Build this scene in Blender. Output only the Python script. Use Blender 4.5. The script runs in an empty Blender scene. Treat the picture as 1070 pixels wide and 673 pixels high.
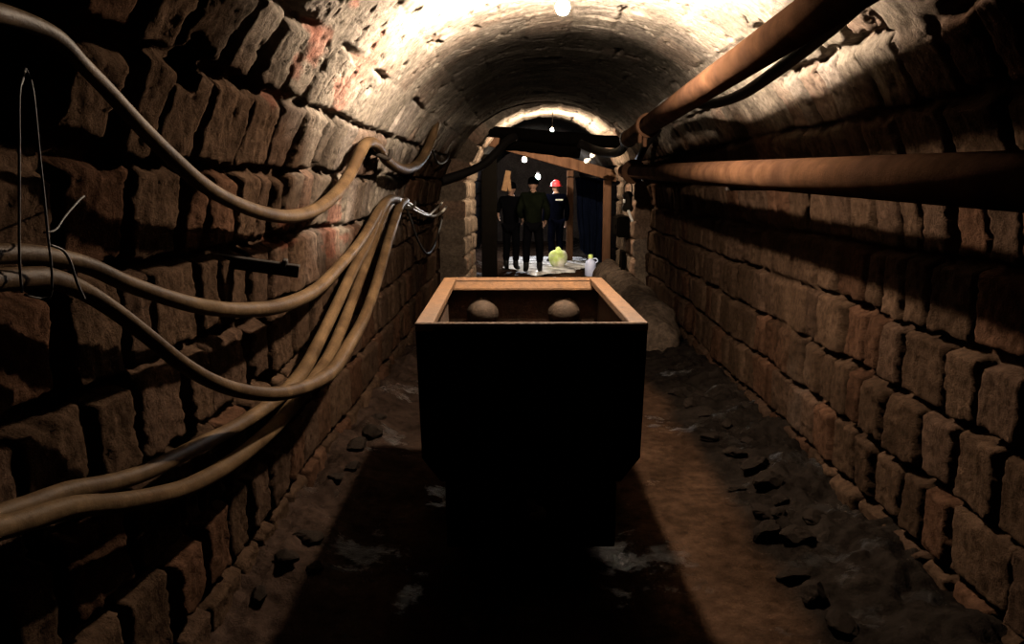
import bpy, bmesh, math, random
import numpy as np
from mathutils import Vector, Matrix

C = bpy.context.scene.collection
SC = bpy.context.scene
random.seed(7)
PI = math.pi

# ------------------------------------------------------------------ camera
F = 850.0; CX, CY = 535.0, 336.5
CAMZ = 1.65
PITCH = math.atan(144.5 / F)
YAW = math.atan(13.0 / F * math.cos(PITCH))
cp, sp, cy_, sy_ = math.cos(PITCH), math.sin(PITCH), math.cos(YAW), math.sin(YAW)
FW = Vector((-sy_ * cp, cy_ * cp, -sp)); RT = Vector((cy_, sy_, 0)); UP = RT.cross(FW)
ORG = Vector((0, 0, CAMZ))
cam = bpy.data.cameras.new('camera'); co = bpy.data.objects.new('camera', cam); C.objects.link(co)
cam.sensor_width = 36; cam.lens = 36 * F / 1070.0; cam.clip_start = .02
M4 = Matrix((RT, UP, -FW)).transposed().to_4x4(); M4.translation = ORG
co.matrix_world = M4
SC.camera = co
SC.view_settings.view_transform = 'Standard'; SC.view_settings.look = 'None'
SC.view_settings.gamma = 1; SC.view_settings.use_curve_mapping = False
SC.view_settings.exposure = 0.0

# the tunnel profile
XL, XR, ZA = -1.15, 1.70, 1.30
XC = (XL + XR) / 2; RV = (XR - XL) / 2

def ray(px, py):
    return FW + RT * ((px - CX) / F) + UP * ((CY - py) / F)
def at_Y(px, py, Y):
    d = ray(px, py); return ORG + d * (Y / d.y)
def at_X(px, py, X):
    d = ray(px, py); return ORG + d * (X / d.x)
def at_Z(px, py, Z):
    d = ray(px, py); return ORG + d * ((Z - CAMZ) / d.z)
def inside(p, off):
    if p.z < ZA: return XL + off < p.x < XR - off
    return (p.x - XC) ** 2 + (p.z - ZA) ** 2 < (RV - off) ** 2
def at_shell(px, py, off=.1):
    d = ray(px, py); lo, hi = 0.1, 60.
    for _ in range(60):
        m = (lo + hi) / 2
        if inside(ORG + d * m, off): lo = m
        else: hi = m
    return ORG + d * lo
def depth(p):
    return (p - ORG).dot(FW)

# ------------------------------------------------------------------ materials
def nd(nt, t, **kw):
    n = nt.nodes.new(t)
    for k, v in kw.items(): setattr(n, k, v)
    return n
ALB = .5
def mat(name, col, rough=.8, var=.35, scale=12., bump=.3, bscale=60., metal=0., attr=None, tint=None, rough_var=0., stretch=None, spec=.15, alb=None, wet=0):
    k_ = ALB if alb is None else alb; col = tuple(c * k_ for c in col); tint = tuple(c * k_ for c in tint) if tint else None
    m = bpy.data.materials.new(name); m.use_nodes = True; nt = m.node_tree
    b = nt.nodes['Principled BSDF']
    tc = nd(nt, 'ShaderNodeTexCoord')
    src = tc.outputs['Object']
    if stretch:
        mp = nd(nt, 'ShaderNodeMapping'); mp.inputs['Scale'].default_value = stretch
        nt.links.new(src, mp.inputs['Vector']); src = mp.outputs['Vector']
    n1 = nd(nt, 'ShaderNodeTexNoise'); n1.inputs['Scale'].default_value = scale; n1.inputs['Detail'].default_value = 7; n1.inputs['Roughness'].default_value = .65
    nt.links.new(src, n1.inputs['Vector'])
    rmp = nd(nt, 'ShaderNodeMapRange'); rmp.inputs['From Min'].default_value = .3; rmp.inputs['From Max'].default_value = .7
    rmp.inputs['To Min'].default_value = 1 - var; rmp.inputs['To Max'].default_value = 1 + var
    nt.links.new(n1.outputs['Fac'], rmp.inputs['Value'])
    mx = nd(nt, 'ShaderNodeMix', data_type='RGBA', blend_type='MULTIPLY'); mx.inputs['Factor'].default_value = 1
    if attr:
        at = nd(nt, 'ShaderNodeAttribute', attribute_name=attr); nt.links.new(at.outputs['Color'], mx.inputs['A'])
    elif tint:
        n3 = nd(nt, 'ShaderNodeTexNoise'); n3.inputs['Scale'].default_value = scale * .4; n3.inputs['Detail'].default_value = 4
        nt.links.new(tc.outputs['Object'], n3.inputs['Vector'])
        r3 = nd(nt, 'ShaderNodeMapRange'); r3.inputs['From Min'].default_value = .4; r3.inputs['From Max'].default_value = .62
        nt.links.new(n3.outputs['Fac'], r3.inputs['Value'])
        m3 = nd(nt, 'ShaderNodeMix', data_type='RGBA'); m3.inputs['A'].default_value = (*col, 1); m3.inputs['B'].default_value = (*tint, 1)
        nt.links.new(r3.outputs['Result'], m3.inputs['Factor']); nt.links.new(m3.outputs['Result'], mx.inputs['A'])
    else:
        mx.inputs['A'].default_value = (*col, 1)
    nt.links.new(rmp.outputs['Result'], mx.inputs['B'])
    nt.links.new(mx.outputs['Result'], b.inputs['Base Color'])
    b.inputs['Specular IOR Level'].default_value = spec; b.inputs['Roughness'].default_value = rough; b.inputs['Metallic'].default_value = metal
    if rough_var:
        rr = nd(nt, 'ShaderNodeMapRange'); rr.inputs['From Min'].default_value = .38; rr.inputs['From Max'].default_value = .62
        rr.inputs['To Min'].default_value = rough - rough_var; rr.inputs['To Max'].default_value = min(1, rough + rough_var)
        n4 = nd(nt, 'ShaderNodeTexNoise'); n4.inputs['Scale'].default_value = 2.2; n4.inputs['Detail'].default_value = 5
        nt.links.new(tc.outputs['Object'], n4.inputs['Vector'])
        nt.links.new(n4.outputs['Fac'], rr.inputs['Value']); nt.links.new(rr.outputs['Result'], b.inputs['Roughness'])
    if wet:
        n5 = nd(nt, 'ShaderNodeTexNoise'); n5.inputs['Scale'].default_value = 1.6; n5.inputs['Detail'].default_value = 6; n5.inputs['Roughness'].default_value = .7
        nt.links.new(tc.outputs['Object'], n5.inputs['Vector'])
        r5 = nd(nt, 'ShaderNodeMapRange'); r5.inputs['From Min'].default_value = .56; r5.inputs['From Max'].default_value = .74; r5.inputs['To Max'].default_value = wet
        nt.links.new(n5.outputs['Fac'], r5.inputs['Value']); nt.links.new(r5.outputs['Result'], b.inputs['Specular IOR Level'])
    if bump:
        n2 = nd(nt, 'ShaderNodeTexNoise'); n2.inputs['Scale'].default_value = bscale; n2.inputs['Detail'].default_value = 6; n2.inputs['Roughness'].default_value = .7
        nt.links.new(src, n2.inputs['Vector'])
        bp = nd(nt, 'ShaderNodeBump'); bp.inputs['Strength'].default_value = bump; bp.inputs['Distance'].default_value = .012
        nt.links.new(n2.outputs['Fac'], bp.inputs['Height']); nt.links.new(bp.outputs['Normal'], b.inputs['Normal'])
    return m
def emat(name, col, s):
    m = bpy.data.materials.new(name); m.use_nodes = True; nt = m.node_tree
    b = nt.nodes['Principled BSDF']; b.inputs['Base Color'].default_value = (0, 0, 0, 1)
    b.inputs['Emission Color'].default_value = (*col, 1); b.inputs['Emission Strength'].default_value = s
    return m
MT = {}
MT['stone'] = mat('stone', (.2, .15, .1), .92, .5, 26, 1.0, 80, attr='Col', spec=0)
MT['floor'] = mat('wet_soil', (.1, .06, .04), .38, .5, 16, 1.0, 70, attr='Col', rough_var=.15, spec=0, wet=.16)
MT['rock'] = mat('rock', (.02, .015, .012), .8, .4, 12, .8, 40, spec=0)
MT['earth'] = mat('earth', (.085, .062, .046), .9, .6, 16, 1., 30, spec=0)
MT['hose'] = mat('dusty_hose', (.092, .058, .030), .5, .3, 14, .3, 40, tint=(.052, .031, .016), spec=.015)
MT['hose_dark'] = mat('black_hose', (.012, .010, .009), .6, .3, 14, .2, 60, spec=.04)
MT['cable'] = mat('pale_cable', (.4, .36, .31), .45, .15, 14, .1, 60)
MT['pipe'] = mat('rusty_pipe', (.075, .038, .021), .75, .35, 9, .4, 70, tint=(.05, .026, .016), spec=0)
MT['steel'] = mat('dark_steel', (.02, .016, .013), .7, .3, 12, .3, 60, spec=.04)
MT['wire'] = mat('iron_wire', (.02, .016, .013), .7, .2, 20, .1, 80)
MT['rim'] = mat('rusty_rim', (.135, .066, .026), .75, .28, 26, .5, 90, tint=(.11, .056, .025))
MT['cart_in'] = mat('cart_inside', (.05, .03, .018), .85, .35, 20, .6, 60, tint=(.07, .033, .018))
MT['cart'] = mat('cart_steel', (.006, .005, .004), .85, .3, 14, .4, 60, spec=0)
MT['boss'] = mat('boss_rust', (.04, .025, .015), .8, .35, 24, .5, 60)
MT['wood_dark'] = mat('tarred_wood', (.006, .005, .004), .8, .3, 20, .5, 40, spec=0)
MT['wood'] = mat('mine_timber', (.12, .062, .036), .8, .35, 18, .5, 40, stretch=(1, 1, .15), spec=0)
MT['cloth_green'] = mat('green_cloth', (.007, .009, .005), .95, .5, 9, .3, 60, spec=0)
MT['cloth_black'] = mat('black_cloth', (.004, .004, .005), .95, .3, 9, .3, 60, spec=0)
MT['cloth_blue'] = mat('blue_cloth', (.0025, .003, .008), .95, .3, 9, .3, 60, spec=0)
MT['skin'] = mat('skin', (.42, .24, .17), .6, .1, 20, .05, 60)
MT['rubber'] = mat('boot_rubber', (.012, .012, .012), .5, .2, 20, .1, 60)
MT['red'] = mat('red_plastic', (.6, .03, .035), .4, .1, 10, .0, 60, alb=1)
MT['white'] = mat('white_plastic', (.75, .73, .68), .4, .06, 10, .05, 60, alb=1)
MT['bluewhite'] = mat('bluish_plastic', (.62, .7, 1.0), .35, .1, 10, .05, 60, alb=1)
MT['lime'] = mat('lime_sack', (.62, .8, .25), .6, .3, 9, .4, 30, tint=(.85, .85, .8), alb=1)
MT['tarp'] = mat('blue_tarp', (.008, .012, .03), .7, .3, 5, .2, 60, spec=0)
MT['puddle'] = mat('puddle_glare', (.38, .37, .36), .15, .95, 3.5, .5, 12, alb=1)  # pale colour stands in for lamplight reflected off the wet ground
MT['bulb1'] = emat('lit_bulb_warm', (1, .80, .60), 17000)
MT['bulb2'] = emat('lit_bulb_pale', (1, .8, .58), 22000)
MT['bulb3'] = emat('lit_bulb_white', (1, .86, .68), 2600)
MT['bulb4'] = emat('lit_bulb_cool', (.9, .93, 1), 5200)

# ------------------------------------------------------------------ mesh helpers
def obj(name, bm, m, parent=None, smooth=True):
    me = bpy.data.meshes.new(name); bm.normal_update(); bm.to_mesh(me); bm.free()
    if smooth:
        for p in me.polygons: p.use_smooth = True
    if isinstance(m, str): m = MT[m]
    me.materials.append(m)
    o = bpy.data.objects.new(name, me); C.objects.link(o)
    if parent: o.parent = parent
    return o
def tag(o, label, cat, group=None, kind=None):
    o['label'] = label; o['category'] = cat
    if group: o['group'] = group
    if kind: o['kind'] = kind
    return o
def thing(name, label, cat, loc=(0, 0, 0), rz=0, group=None):
    o = bpy.data.objects.new(name, None); C.objects.link(o); o.location = loc; o.rotation_euler = (0, 0, rz)
    o.empty_display_size = .1
    return tag(o, label, cat, group)
def add_box(bm, c, s, bev=.0, rot=None, segs=1):
    r = bmesh.ops.create_cube(bm, size=1)
    vs = r['verts']
    for v in vs: v.co = Vector((v.co.x * s[0], v.co.y * s[1], v.co.z * s[2]))
    if bev:
        es = list({e for v in vs for e in v.link_edges})
        rb = bmesh.ops.bevel(bm, geom=es, offset=bev, segments=segs, affect='EDGES', profile=.5)
        vs = list({v for f in rb['faces'] for v in f.verts} | {v for v in vs if v.is_valid})
    M = (rot or Matrix.Identity(3))
    for v in vs: v.co = M @ v.co + Vector(c)
    return vs
def spline(pts, n=6):
    """Catmull-Rom through (Vector, radius) tuples"""
    out = []
    P = [pts[0]] + list(pts) + [pts[-1]]
    for i in range(1, len(P) - 2):
        p0, p1, p2, p3 = P[i - 1], P[i], P[i + 1], P[i + 2]
        for k in range(n):
            t = k / n
            def cr(a, b, c, d): return .5 * ((2 * b) + (c - a) * t + (2 * a - 5 * b + 4 * c - d) * t * t + (3 * b - a - 3 * c + d) * t ** 3)
            out.append((cr(p0[0], p1[0], p2[0], p3[0]), p1[1] + (p2[1] - p1[1]) * t))
    out.append(pts[-1]); return out
def add_tube(bm, pts, r=None, segs=14, n=6, cap=True, wob=0.):
    if r is not None: pts = [(Vector(p), r) for p in pts]
    S = spline(pts, n) if n > 1 else pts
    rings = []; nrm = None
    for i, (p, rad) in enumerate(S):
        a = S[max(i - 1, 0)][0]; b = S[min(i + 1, len(S) - 1)][0]
        t = (b - a).normalized()
        if nrm is None:
            nrm = t.orthogonal().normalized()
        nrm = (nrm - t * nrm.dot(t)).normalized(); bn = t.cross(nrm)
        rr = rad * (1 + (random.uniform(-wob, wob) if wob else 0))
        rings.append([bm.verts.new(p + (nrm * math.cos(2 * PI * k / segs) + bn * math.sin(2 * PI * k / segs)) * rr) for k in range(segs)])
    for A, B in zip(rings, rings[1:]):
        for k in range(segs): bm.faces.new((A[k], A[(k + 1) % segs], B[(k + 1) % segs], B[k]))
    if cap:
        bm.faces.new(rings[0][::-1]); bm.faces.new(rings[-1])
    return rings
def add_lathe(bm, prof, c=(0, 0, 0), M=None, segs=24):
    """profile of (radius, z)"""
    M = M or Matrix.Identity(3); c = Vector(c)
    rings = []
    for r, z in prof:
        if r < 1e-5: rings.append([bm.verts.new(M @ Vector((0, 0, z)) + c)])
        else: rings.append([bm.verts.new(M @ Vector((r * math.cos(2 * PI * k / segs), r * math.sin(2 * PI * k / segs), z)) + c) for k in range(segs)])
    for A, B in zip(rings, rings[1:]):
        for k in range(segs):
            k2 = (k + 1) % segs
            if len(A) == 1 and len(B) > 1: bm.faces.new((A[0], B[k], B[k2]))
            elif len(B) == 1 and len(A) > 1: bm.faces.new((A[k], A[k2], B[0]))
            elif len(A) > 1: bm.faces.new((A[k], A[k2], B[k2], B[k]))
def add_ball(bm, c, r, sub=2, sc=(1, 1, 1)):
    rr = bmesh.ops.create_icosphere(bm, subdivisions=sub, radius=r)
    for v in rr['verts']: v.co = Vector((v.co.x * sc[0], v.co.y * sc[1], v.co.z * sc[2])) + Vector(c)
    return rr['verts']
AXX = Matrix.Rotation(PI / 2, 3, 'Y'); AXY = Matrix.Rotation(-PI / 2, 3, 'X')

# ------------------------------------------------------------------ noise
rng = np.random.RandomState(11)
TAB = rng.rand(256, 256)
def vnoise(x, y):
    xi = np.floor(x).astype(int); yi = np.floor(y).astype(int); fx = x - xi; fy = y - yi
    fx = fx * fx * (3 - 2 * fx); fy = fy * fy * (3 - 2 * fy)
    g = lambda i, j: TAB[i & 255, j & 255]
    return (g(xi, yi) * (1 - fx) + g(xi + 1, yi) * fx) * (1 - fy) + (g(xi, yi + 1) * (1 - fx) + g(xi + 1, yi + 1) * fx) * fy
def fbm(x, y, o=4):
    s = 0; a = .5
    for i in range(o):
        s = s + a * (vnoise(x + 17.3 * i, y + 9.1 * i) - .5); x = x * 2.03; y = y * 2.03; a *= .5
    return s * 2
def sst(x, a, b):
    t = np.clip((x - a) / (b - a), 0, 1); return t * t * (3 - 2 * t)

# ------------------------------------------------------------------ masonry shell
def grid_mesh(name, P, col, m, kind='structure', flip=False):
    nu, nv = P.shape[:2]
    idx = np.arange(nu * nv).reshape(nu, nv)
    q = np.stack([idx[:-1, :-1], idx[1:, :-1], idx[1:, 1:], idx[:-1, 1:]], -1).reshape(-1, 4)
    if flip: q = q[:, ::-1]
    me = bpy.data.meshes.new(name)
    me.vertices.add(nu * nv); me.vertices.foreach_set('co', P.reshape(-1).astype(np.float32))
    me.loops.add(q.size); me.loops.foreach_set('vertex_index', q.reshape(-1).astype(np.int32))
    me.polygons.add(len(q)); me.polygons.foreach_set('loop_start', (np.arange(len(q)) * 4).astype(np.int32))
    me.update(calc_edges=True)
    me.polygons.foreach_set('use_smooth', np.ones(len(q), bool))
    ca = me.color_attributes.new('Col', 'FLOAT_COLOR', 'POINT')
    c4 = np.ones((nu * nv, 4), np.float32); c4[:, :3] = col.reshape(-1, 3); ca.data.foreach_set('color', c4.reshape(-1))
    me.materials.append(MT[m]); me.validate()
    o = bpy.data.objects.new(name, me); C.objects.link(o)
    if kind: o['kind'] = kind
    return o

def profile(s, xl, xr, za):
    """arc length -> x, z and outward normal"""
    r = (xr - xl) / 2; xc = (xl + xr) / 2; L = 2 * za + PI * r
    x = np.empty_like(s); z = np.empty_like(s); nx = np.zeros_like(s); nz = np.zeros_like(s)
    a = s < za; b = s > za + PI * r; c = ~(a | b)
    x[a] = xl; z[a] = s[a]; nx[a] = -1
    x[b] = xr; z[b] = L - s[b]; nx[b] = 1
    th = PI - (s[c] - za) / r
    x[c] = xc + r * np.cos(th); z[c] = za + r * np.sin(th); nx[c] = np.cos(th); nz[c] = np.sin(th)
    return x, z, nx, nz, L

red_spots = [(at_shell(335, 45, 0), .16), (at_shell(310, 75, 0), .12), (at_shell(375, 72, 0), .2), (at_shell(345, 235, 0), .2), (at_shell(358, 275, 0), .16), (at_shell(300, 235, 0), .12)]
niches = [(at_shell(14, 52, 0), .17, .34), (at_shell(205, 72, 0), .07, .14), (at_shell(40, 110, 0), .12, .2)]

def masonry(S, Y, xl, xr, za, course=.31, seed=3, scale_joint=1., plaster=1.):
    ss, yy = np.meshgrid(S, Y, indexing='ij')
    x, z, nx, nz, L = profile(ss, xl, xr, za)
    r = np.random.RandomState(seed)
    sw = ss + .03 * fbm(yy * .9 + 3, ss * .8, 3) + .010 * fbm(yy * 6, ss * 6 + 5, 3)
    yw = yy + .03 * fbm(yy * 2 + 40, ss * 1.6, 3) + .010 * fbm(yy * 8 + 9, ss * 8, 3)
    off = (L - .10) % course
    ci = np.floor((sw - off) / course).astype(int)
    fs = (sw - off) - ci * course
    du = np.minimum(fs, course - fs)
    dv = np.empty_like(du); gap = np.empty_like(du); push = np.empty_like(du); tint = np.empty(du.shape + (3,)); tl = np.zeros_like(du); fill = np.empty_like(du)
    for c in np.unique(ci):
        mk = ci == c
        w = r.uniform(.17, .40, 150); ed = np.cumsum(w) - 3.0 + r.uniform(0, .3)
        k = np.clip(np.searchsorted(ed, yw[mk]), 1, len(ed) - 1)
        lo = ed[k - 1]; hi = ed[k]
        dv[mk] = np.minimum(yw[mk] - lo, hi - yw[mk])
        g = r.uniform(0, 1, 150); gap[mk] = (.002 + .020 * g ** 3)[k]
        push[mk] = r.normal(0, .008, 150)[k]
        tlr = r.normal(0, .035, 150)[k]; tlr2 = r.normal(0, .03, 150)[k]
        tl[mk] = tlr * (yw[mk] - (lo + hi) / 2) + tlr2 * (fs[mk] - course / 2)
        br = r.uniform(.72, 1.25, 150); hue = r.uniform(0, 1, 150)
        t = np.stack([br * (1 + .10 * (hue > .8)), br * (1 - .06 * (hue > .8)), br * (1 - .10 * (hue > .8) + .05 * (hue < .25))], -1)
        tint[mk] = t[k]
        fill[mk] = r.uniform(0, 1, 150)[k]
    rad = .028
    a = np.maximum(rad - du, 0); b = np.maximum(rad - dv, 0)
    d = np.where((du < rad) | (dv < rad), rad - np.sqrt(a * a + b * b), np.minimum(du, dv))
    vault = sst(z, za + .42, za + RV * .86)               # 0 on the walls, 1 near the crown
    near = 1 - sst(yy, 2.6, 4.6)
    vault = vault * (1 - .65 * (1 - sst(yy, 2.3, 3.9)))  # vault coloured darker towards the camera, as lamplight would fade
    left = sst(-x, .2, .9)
    g = (gap * (1 + .8 * near * left + .3 * near) * scale_joint) + .011 * fbm(yy * 14, ss * 14 + 2, 3) * (1 + near)
    h = sst(d - g, -.006, .026)
    jd = .064 * (1 - .2 * vault) * (1 + .3 * near)
    # plaster that closes many joints of the vault
    pl = plaster * sst(vault + .9 * fbm(yy * 2.6 + 7, ss * 2.6, 3) , .30, .75)
    pl = np.maximum(pl, plaster * .75 * sst(fbm(yy * 1.7 + 70, ss * 1.9, 2), .12, .4) * (1 - near * .8))
    rec = (1 - h) * jd * (1 - .93 * pl)
    # lone holes and cracks in the plaster
    pit = sst(fbm(yy * 13 + 31, ss * 13 + 12, 3), .38, .50) * (.15 + .7 * vault)
    crk = (1 - sst(np.abs(fbm(yy * 2.4 + 90, ss * 2.4 + 11, 4)), .0, .016)) * sst(fbm(yy * 1.9 + 21, ss * 1.9 + 60, 3), .0, .16)
    rec = rec + .035 * pit + .035 * crk * (.25 + .75 * vault)
    # hammered faces
    rough = .008 * fbm(yy * 6 + 5, ss * 6, 3) + .008 * fbm(yy * 30, ss * 9, 3) + .010 * fbm(yy * 34 + 4, ss * 34, 3)
    disp = rec + (push + tl) * -1 * (1 - .7 * pl) + rough * (1 - .6 * pl) + .035 * fbm(yy * .7, ss * .9, 2)
    X = x + nx * disp; Z = z + nz * disp
    for p, wd, dp in niches:
        if xl > XL + .05: continue
        dd = np.maximum(np.abs(yy - p.y) * .9, np.sqrt((x - p.x) ** 2 + (z - p.z) ** 2)) + .05 * fbm(yy * 7, ss * 7 + 3, 3)
        q = 1 - sst(dd, wd * .75, wd)
        X += nx * q * dp; Z += nz * q * dp
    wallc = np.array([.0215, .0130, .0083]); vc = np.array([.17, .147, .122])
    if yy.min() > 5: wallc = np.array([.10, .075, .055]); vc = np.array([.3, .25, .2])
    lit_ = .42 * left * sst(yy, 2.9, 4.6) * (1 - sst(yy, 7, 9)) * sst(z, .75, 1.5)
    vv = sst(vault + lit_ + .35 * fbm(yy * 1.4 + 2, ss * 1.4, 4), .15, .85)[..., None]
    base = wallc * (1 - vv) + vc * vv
    crown_shade = (sst(yy + .5 * fbm(yy * 1.3, ss * 1.3 + 4, 3), 4.9, 6.2) * sst(z, za + .75, za + 1.25))[..., None]  # crown beyond the lamp darkened, its light falloff put into the colour
    base = base * (1 - crown_shade * .9) * (1 - .88 * sst(yy, 13.4, 13.8))[..., None]  # chamber past the far arch likewise coloured dark in place of shade
    col = base * (tint * (1 - .6 * pl[..., None]) + .6 * pl[..., None]) * (1 + .5 * fbm(yy * 5, ss * 5, 4)[..., None])
    for p, wd in red_spots:
        dd = np.sqrt((yy - p.y) ** 2 + (x - p.x) ** 2 + (z - p.z) ** 2)
        q = (1 - sst(dd + .25 * fbm(yy * 5 + 8, ss * 16, 3), wd * .55, wd))[..., None] * .6
        col = col * (1 - q) + q * base * np.array([1.25, .62, .55])
    return np.stack([X, yy, Z], -1), np.clip(col, .002, .9)

Ygrid = np.concatenate([np.arange(-1.6, .8, .06), np.arange(.8, 6.2, .0125), np.arange(6.2, 12.0, .028), np.arange(12.0, 24.01, .08)])
LT = 2 * ZA + PI * RV
ds = .0125
Sg = np.arange(0, LT + ds, ds); Sg[-1] = LT
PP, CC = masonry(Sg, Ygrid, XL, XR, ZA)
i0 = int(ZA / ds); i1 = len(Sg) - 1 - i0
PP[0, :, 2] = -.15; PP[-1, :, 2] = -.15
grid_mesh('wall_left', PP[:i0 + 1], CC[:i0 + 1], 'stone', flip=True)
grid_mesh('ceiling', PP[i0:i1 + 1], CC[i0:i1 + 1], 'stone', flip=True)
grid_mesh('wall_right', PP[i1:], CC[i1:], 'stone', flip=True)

# lining arch at the far end of the stone section
AL, AR, AZ, AY0, AY1 = -.80, 1.50, 1.55, 11.25, 13.3
Ya = np.arange(AY0, AY1, .028); ra = (AR - AL) / 2; La = 2 * AZ + PI * ra
Sa = np.arange(0, La + .028, .028); Sa[-1] = La
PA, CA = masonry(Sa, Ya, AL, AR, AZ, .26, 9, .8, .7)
# front face of the arch: from the inner edge outwards
xa, za_, nxa, nza, _ = profile(Sa, AL, AR, AZ)
fr = []; fc = []
for k in range(16, 0, -1):
    o_ = k * .035
    y_ = AY0 + .03 * fbm(Sa * 4, Sa * 0 + k * .3, 3)
    fr.append(np.stack([PA[:, 0, 0] + nxa * o_, y_, PA[:, 0, 2] + nza * o_], -1)); fc.append(CA[:, 0] * (.75 + .2 * np.sin(Sa * 20)[:, None] * .3))
PA = np.concatenate([np.stack(fr, 1), PA], 1); CA = np.concatenate([np.stack(fc, 1), CA], 1)
PA[0, :, 2] = -.15; PA[-1, :, 2] = -.15
# far face
bk = []
for k in range(1, 16):
    bk.append(np.stack([PA[:, -1, 0] + nxa * k * .04, np.full_like(Sa, AY1), PA[:, -1, 2] + nza * k * .04], -1))
PA = np.concatenate([PA, np.stack(bk, 1)], 1); CA = np.concatenate([CA, np.repeat(CA[:, -1:], 15, 1)], 1)
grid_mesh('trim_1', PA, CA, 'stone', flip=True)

# end walls
xs = np.arange(-1.4, 1.96, .06); zs = np.arange(-.1, 3.0, .06)
xx, zz = np.meshgrid(xs, zs, indexing='ij')
for nm, yv, fl in (('wall_back', 24.0, False), ('wall_front', -1.6, True)):
    dd = .08 * fbm(xx * 4, zz * 4 + yv, 4)
    grid_mesh(nm, np.stack([xx, yv + dd, zz], -1), np.ones(xx.shape + (3,)) * np.array([.02, .015, .012]) * (1 + fbm(xx * 6, zz * 6)[..., None] * .4), 'stone', flip=not fl)

# floor
def floor_h(X, Y):
    r = sst(X, 1.0, 1.65); l = sst(-X, .72, 1.1)
    rut = -.03 * np.exp(-((X - .42) / .12) ** 2) - .03 * np.exp(-((X + .42) / .12) ** 2)
    rub = np.maximum(r, l)
    base = .012 * fbm(X * 3, Y * 3, 3) + .006 * fbm(X * 22, Y * 22, 3)
    lump = rub * (.075 + .09 * fbm(X * 5 + 3, Y * 4, 4) + .035 * fbm(X * 17, Y * 15, 3)) + sst(X, .9, 1.1) * .03 * fbm(X * 11, Y * 11, 3)
    return base + rut * (1 - rub) + lump - .02
Xf = np.arange(-1.35, 1.91, .0135)
Yf = np.concatenate([np.arange(-1.6, 1.2, .05), np.arange(1.2, 7.5, .0135), np.arange(7.5, 13, .035), np.arange(13, 24.01, .07)])
fx, fy = np.meshgrid(Xf, Yf, indexing='ij')
hz = floor_h(fx, fy)
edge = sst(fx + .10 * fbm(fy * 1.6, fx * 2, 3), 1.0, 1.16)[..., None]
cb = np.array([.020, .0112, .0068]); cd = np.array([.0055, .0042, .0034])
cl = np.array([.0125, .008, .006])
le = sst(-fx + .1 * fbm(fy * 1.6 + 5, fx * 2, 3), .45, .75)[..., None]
cart_shade = np.array([.004, .003, .0024]); me_ = sst(.55 - np.abs(fx - .02), -.04, .1)[..., None]  # middle strip of floor coloured darker to deepen the cart's shadow
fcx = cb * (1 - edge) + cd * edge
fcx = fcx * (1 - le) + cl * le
fcx = fcx * (1 - me_ * .6) + cart_shade * me_ * .6
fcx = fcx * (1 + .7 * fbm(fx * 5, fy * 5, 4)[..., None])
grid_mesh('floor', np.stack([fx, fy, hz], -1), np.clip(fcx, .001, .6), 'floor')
def fh(x, y): return float(floor_h(np.array([float(x)]), np.array([float(y)]))[0])

# ------------------------------------------------------------------ mine cart
cart = thing('mine_cart', 'open steel mine cart with orange rusty rim standing in the middle of the tunnel', 'mine cart', (.0115, 3.925, 0), math.radians(1.37))
HW, HL, ZT = .457, .775, 1.11
def section(hw, inset=0):
    return [(-hw + inset, ZT - .012), (-hw + .016 + inset, .557 + inset * .3), (-.365 + inset, .458 + inset), (.365 - inset, .458 + inset), (hw - .016 - inset, .557 + inset * .3), (hw - inset, ZT - .012)]
def hull(inset, flip, y0, y1):
    bm = bmesh.new(); s = section(HW, inset)
    A = [bm.verts.new((x, y0, z)) for x, z in s]; B = [bm.verts.new((x, y1, z)) for x, z in s]
    for i in range(len(s) - 1):
        f = (A[i], A[i + 1], B[i + 1], B[i]); bm.faces.new(f[::-1] if flip else f)
    bm.faces.new(A if flip else A[::-1]); bm.faces.new(B[::-1] if flip else B)
    return bm
bm = hull(0, False, -HL, HL)
# vertical stiffeners and rivets outside
for sx in (-1, 1):
    for yy_ in (-.5, 0, .5): add_box(bm, (sx * (HW - .004), yy_, .83), (.03, .05, .5), .005)
for sy in (-1, 1):
    for k in range(7):
        for zz_ in (.62, 1.02): add_ball(bm, (-.36 + k * .12, sy * HL, zz_), .011, 1, (1, .7, 1))
obj('body', bm, 'cart', cart, smooth=False)
bm = hull(.018, True, -HL + .018, HL - .02)
# rolled lip closing outer and inner plates
for sx in (-1, 1): add_box(bm, (sx * (HW - .009), 0, ZT - .018), (.02, 2 * HL, .012))
obj('lining', bm, 'cart_in', cart, smooth=False)
for sx in (-1, 1):
    bm = bmesh.new(); add_box(bm, (sx * (HW - .034), 0, ZT - .015), (.072, 2 * HL + .006, .036), .006, segs=2)
    obj('rim_rail', bm, 'rim', cart, smooth=False)
bm = bmesh.new()   # rear rail: slopes down into the box
pr = [(HL + .003, ZT + .004), (HL + .003, ZT - .03), (HL - .04, ZT - .068), (HL - .058, ZT - .062), (HL - .056, ZT - .052)]
vs = [[bm.verts.new((x, y, z)) for y, z in pr] for x in (-HW + .036, HW - .036)]
n_ = len(pr)
for i in range(n_): bm.faces.new((vs[0][i], vs[0][(i + 1) % n_], vs[1][(i + 1) % n_], vs[1][i]))
bm.faces.new(vs[0][::-1]); bm.faces.new(vs[1]); bmesh.ops.recalc_face_normals(bm, faces=bm.faces)
obj('rim_rail', bm, 'rim', cart, smooth=False)
bm = bmesh.new(); add_box(bm, (0, -HL + .006, ZT - .008), (2 * HW, .022, .02), .004)
obj('rim_lip', bm, 'rim', cart, smooth=False)
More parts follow.
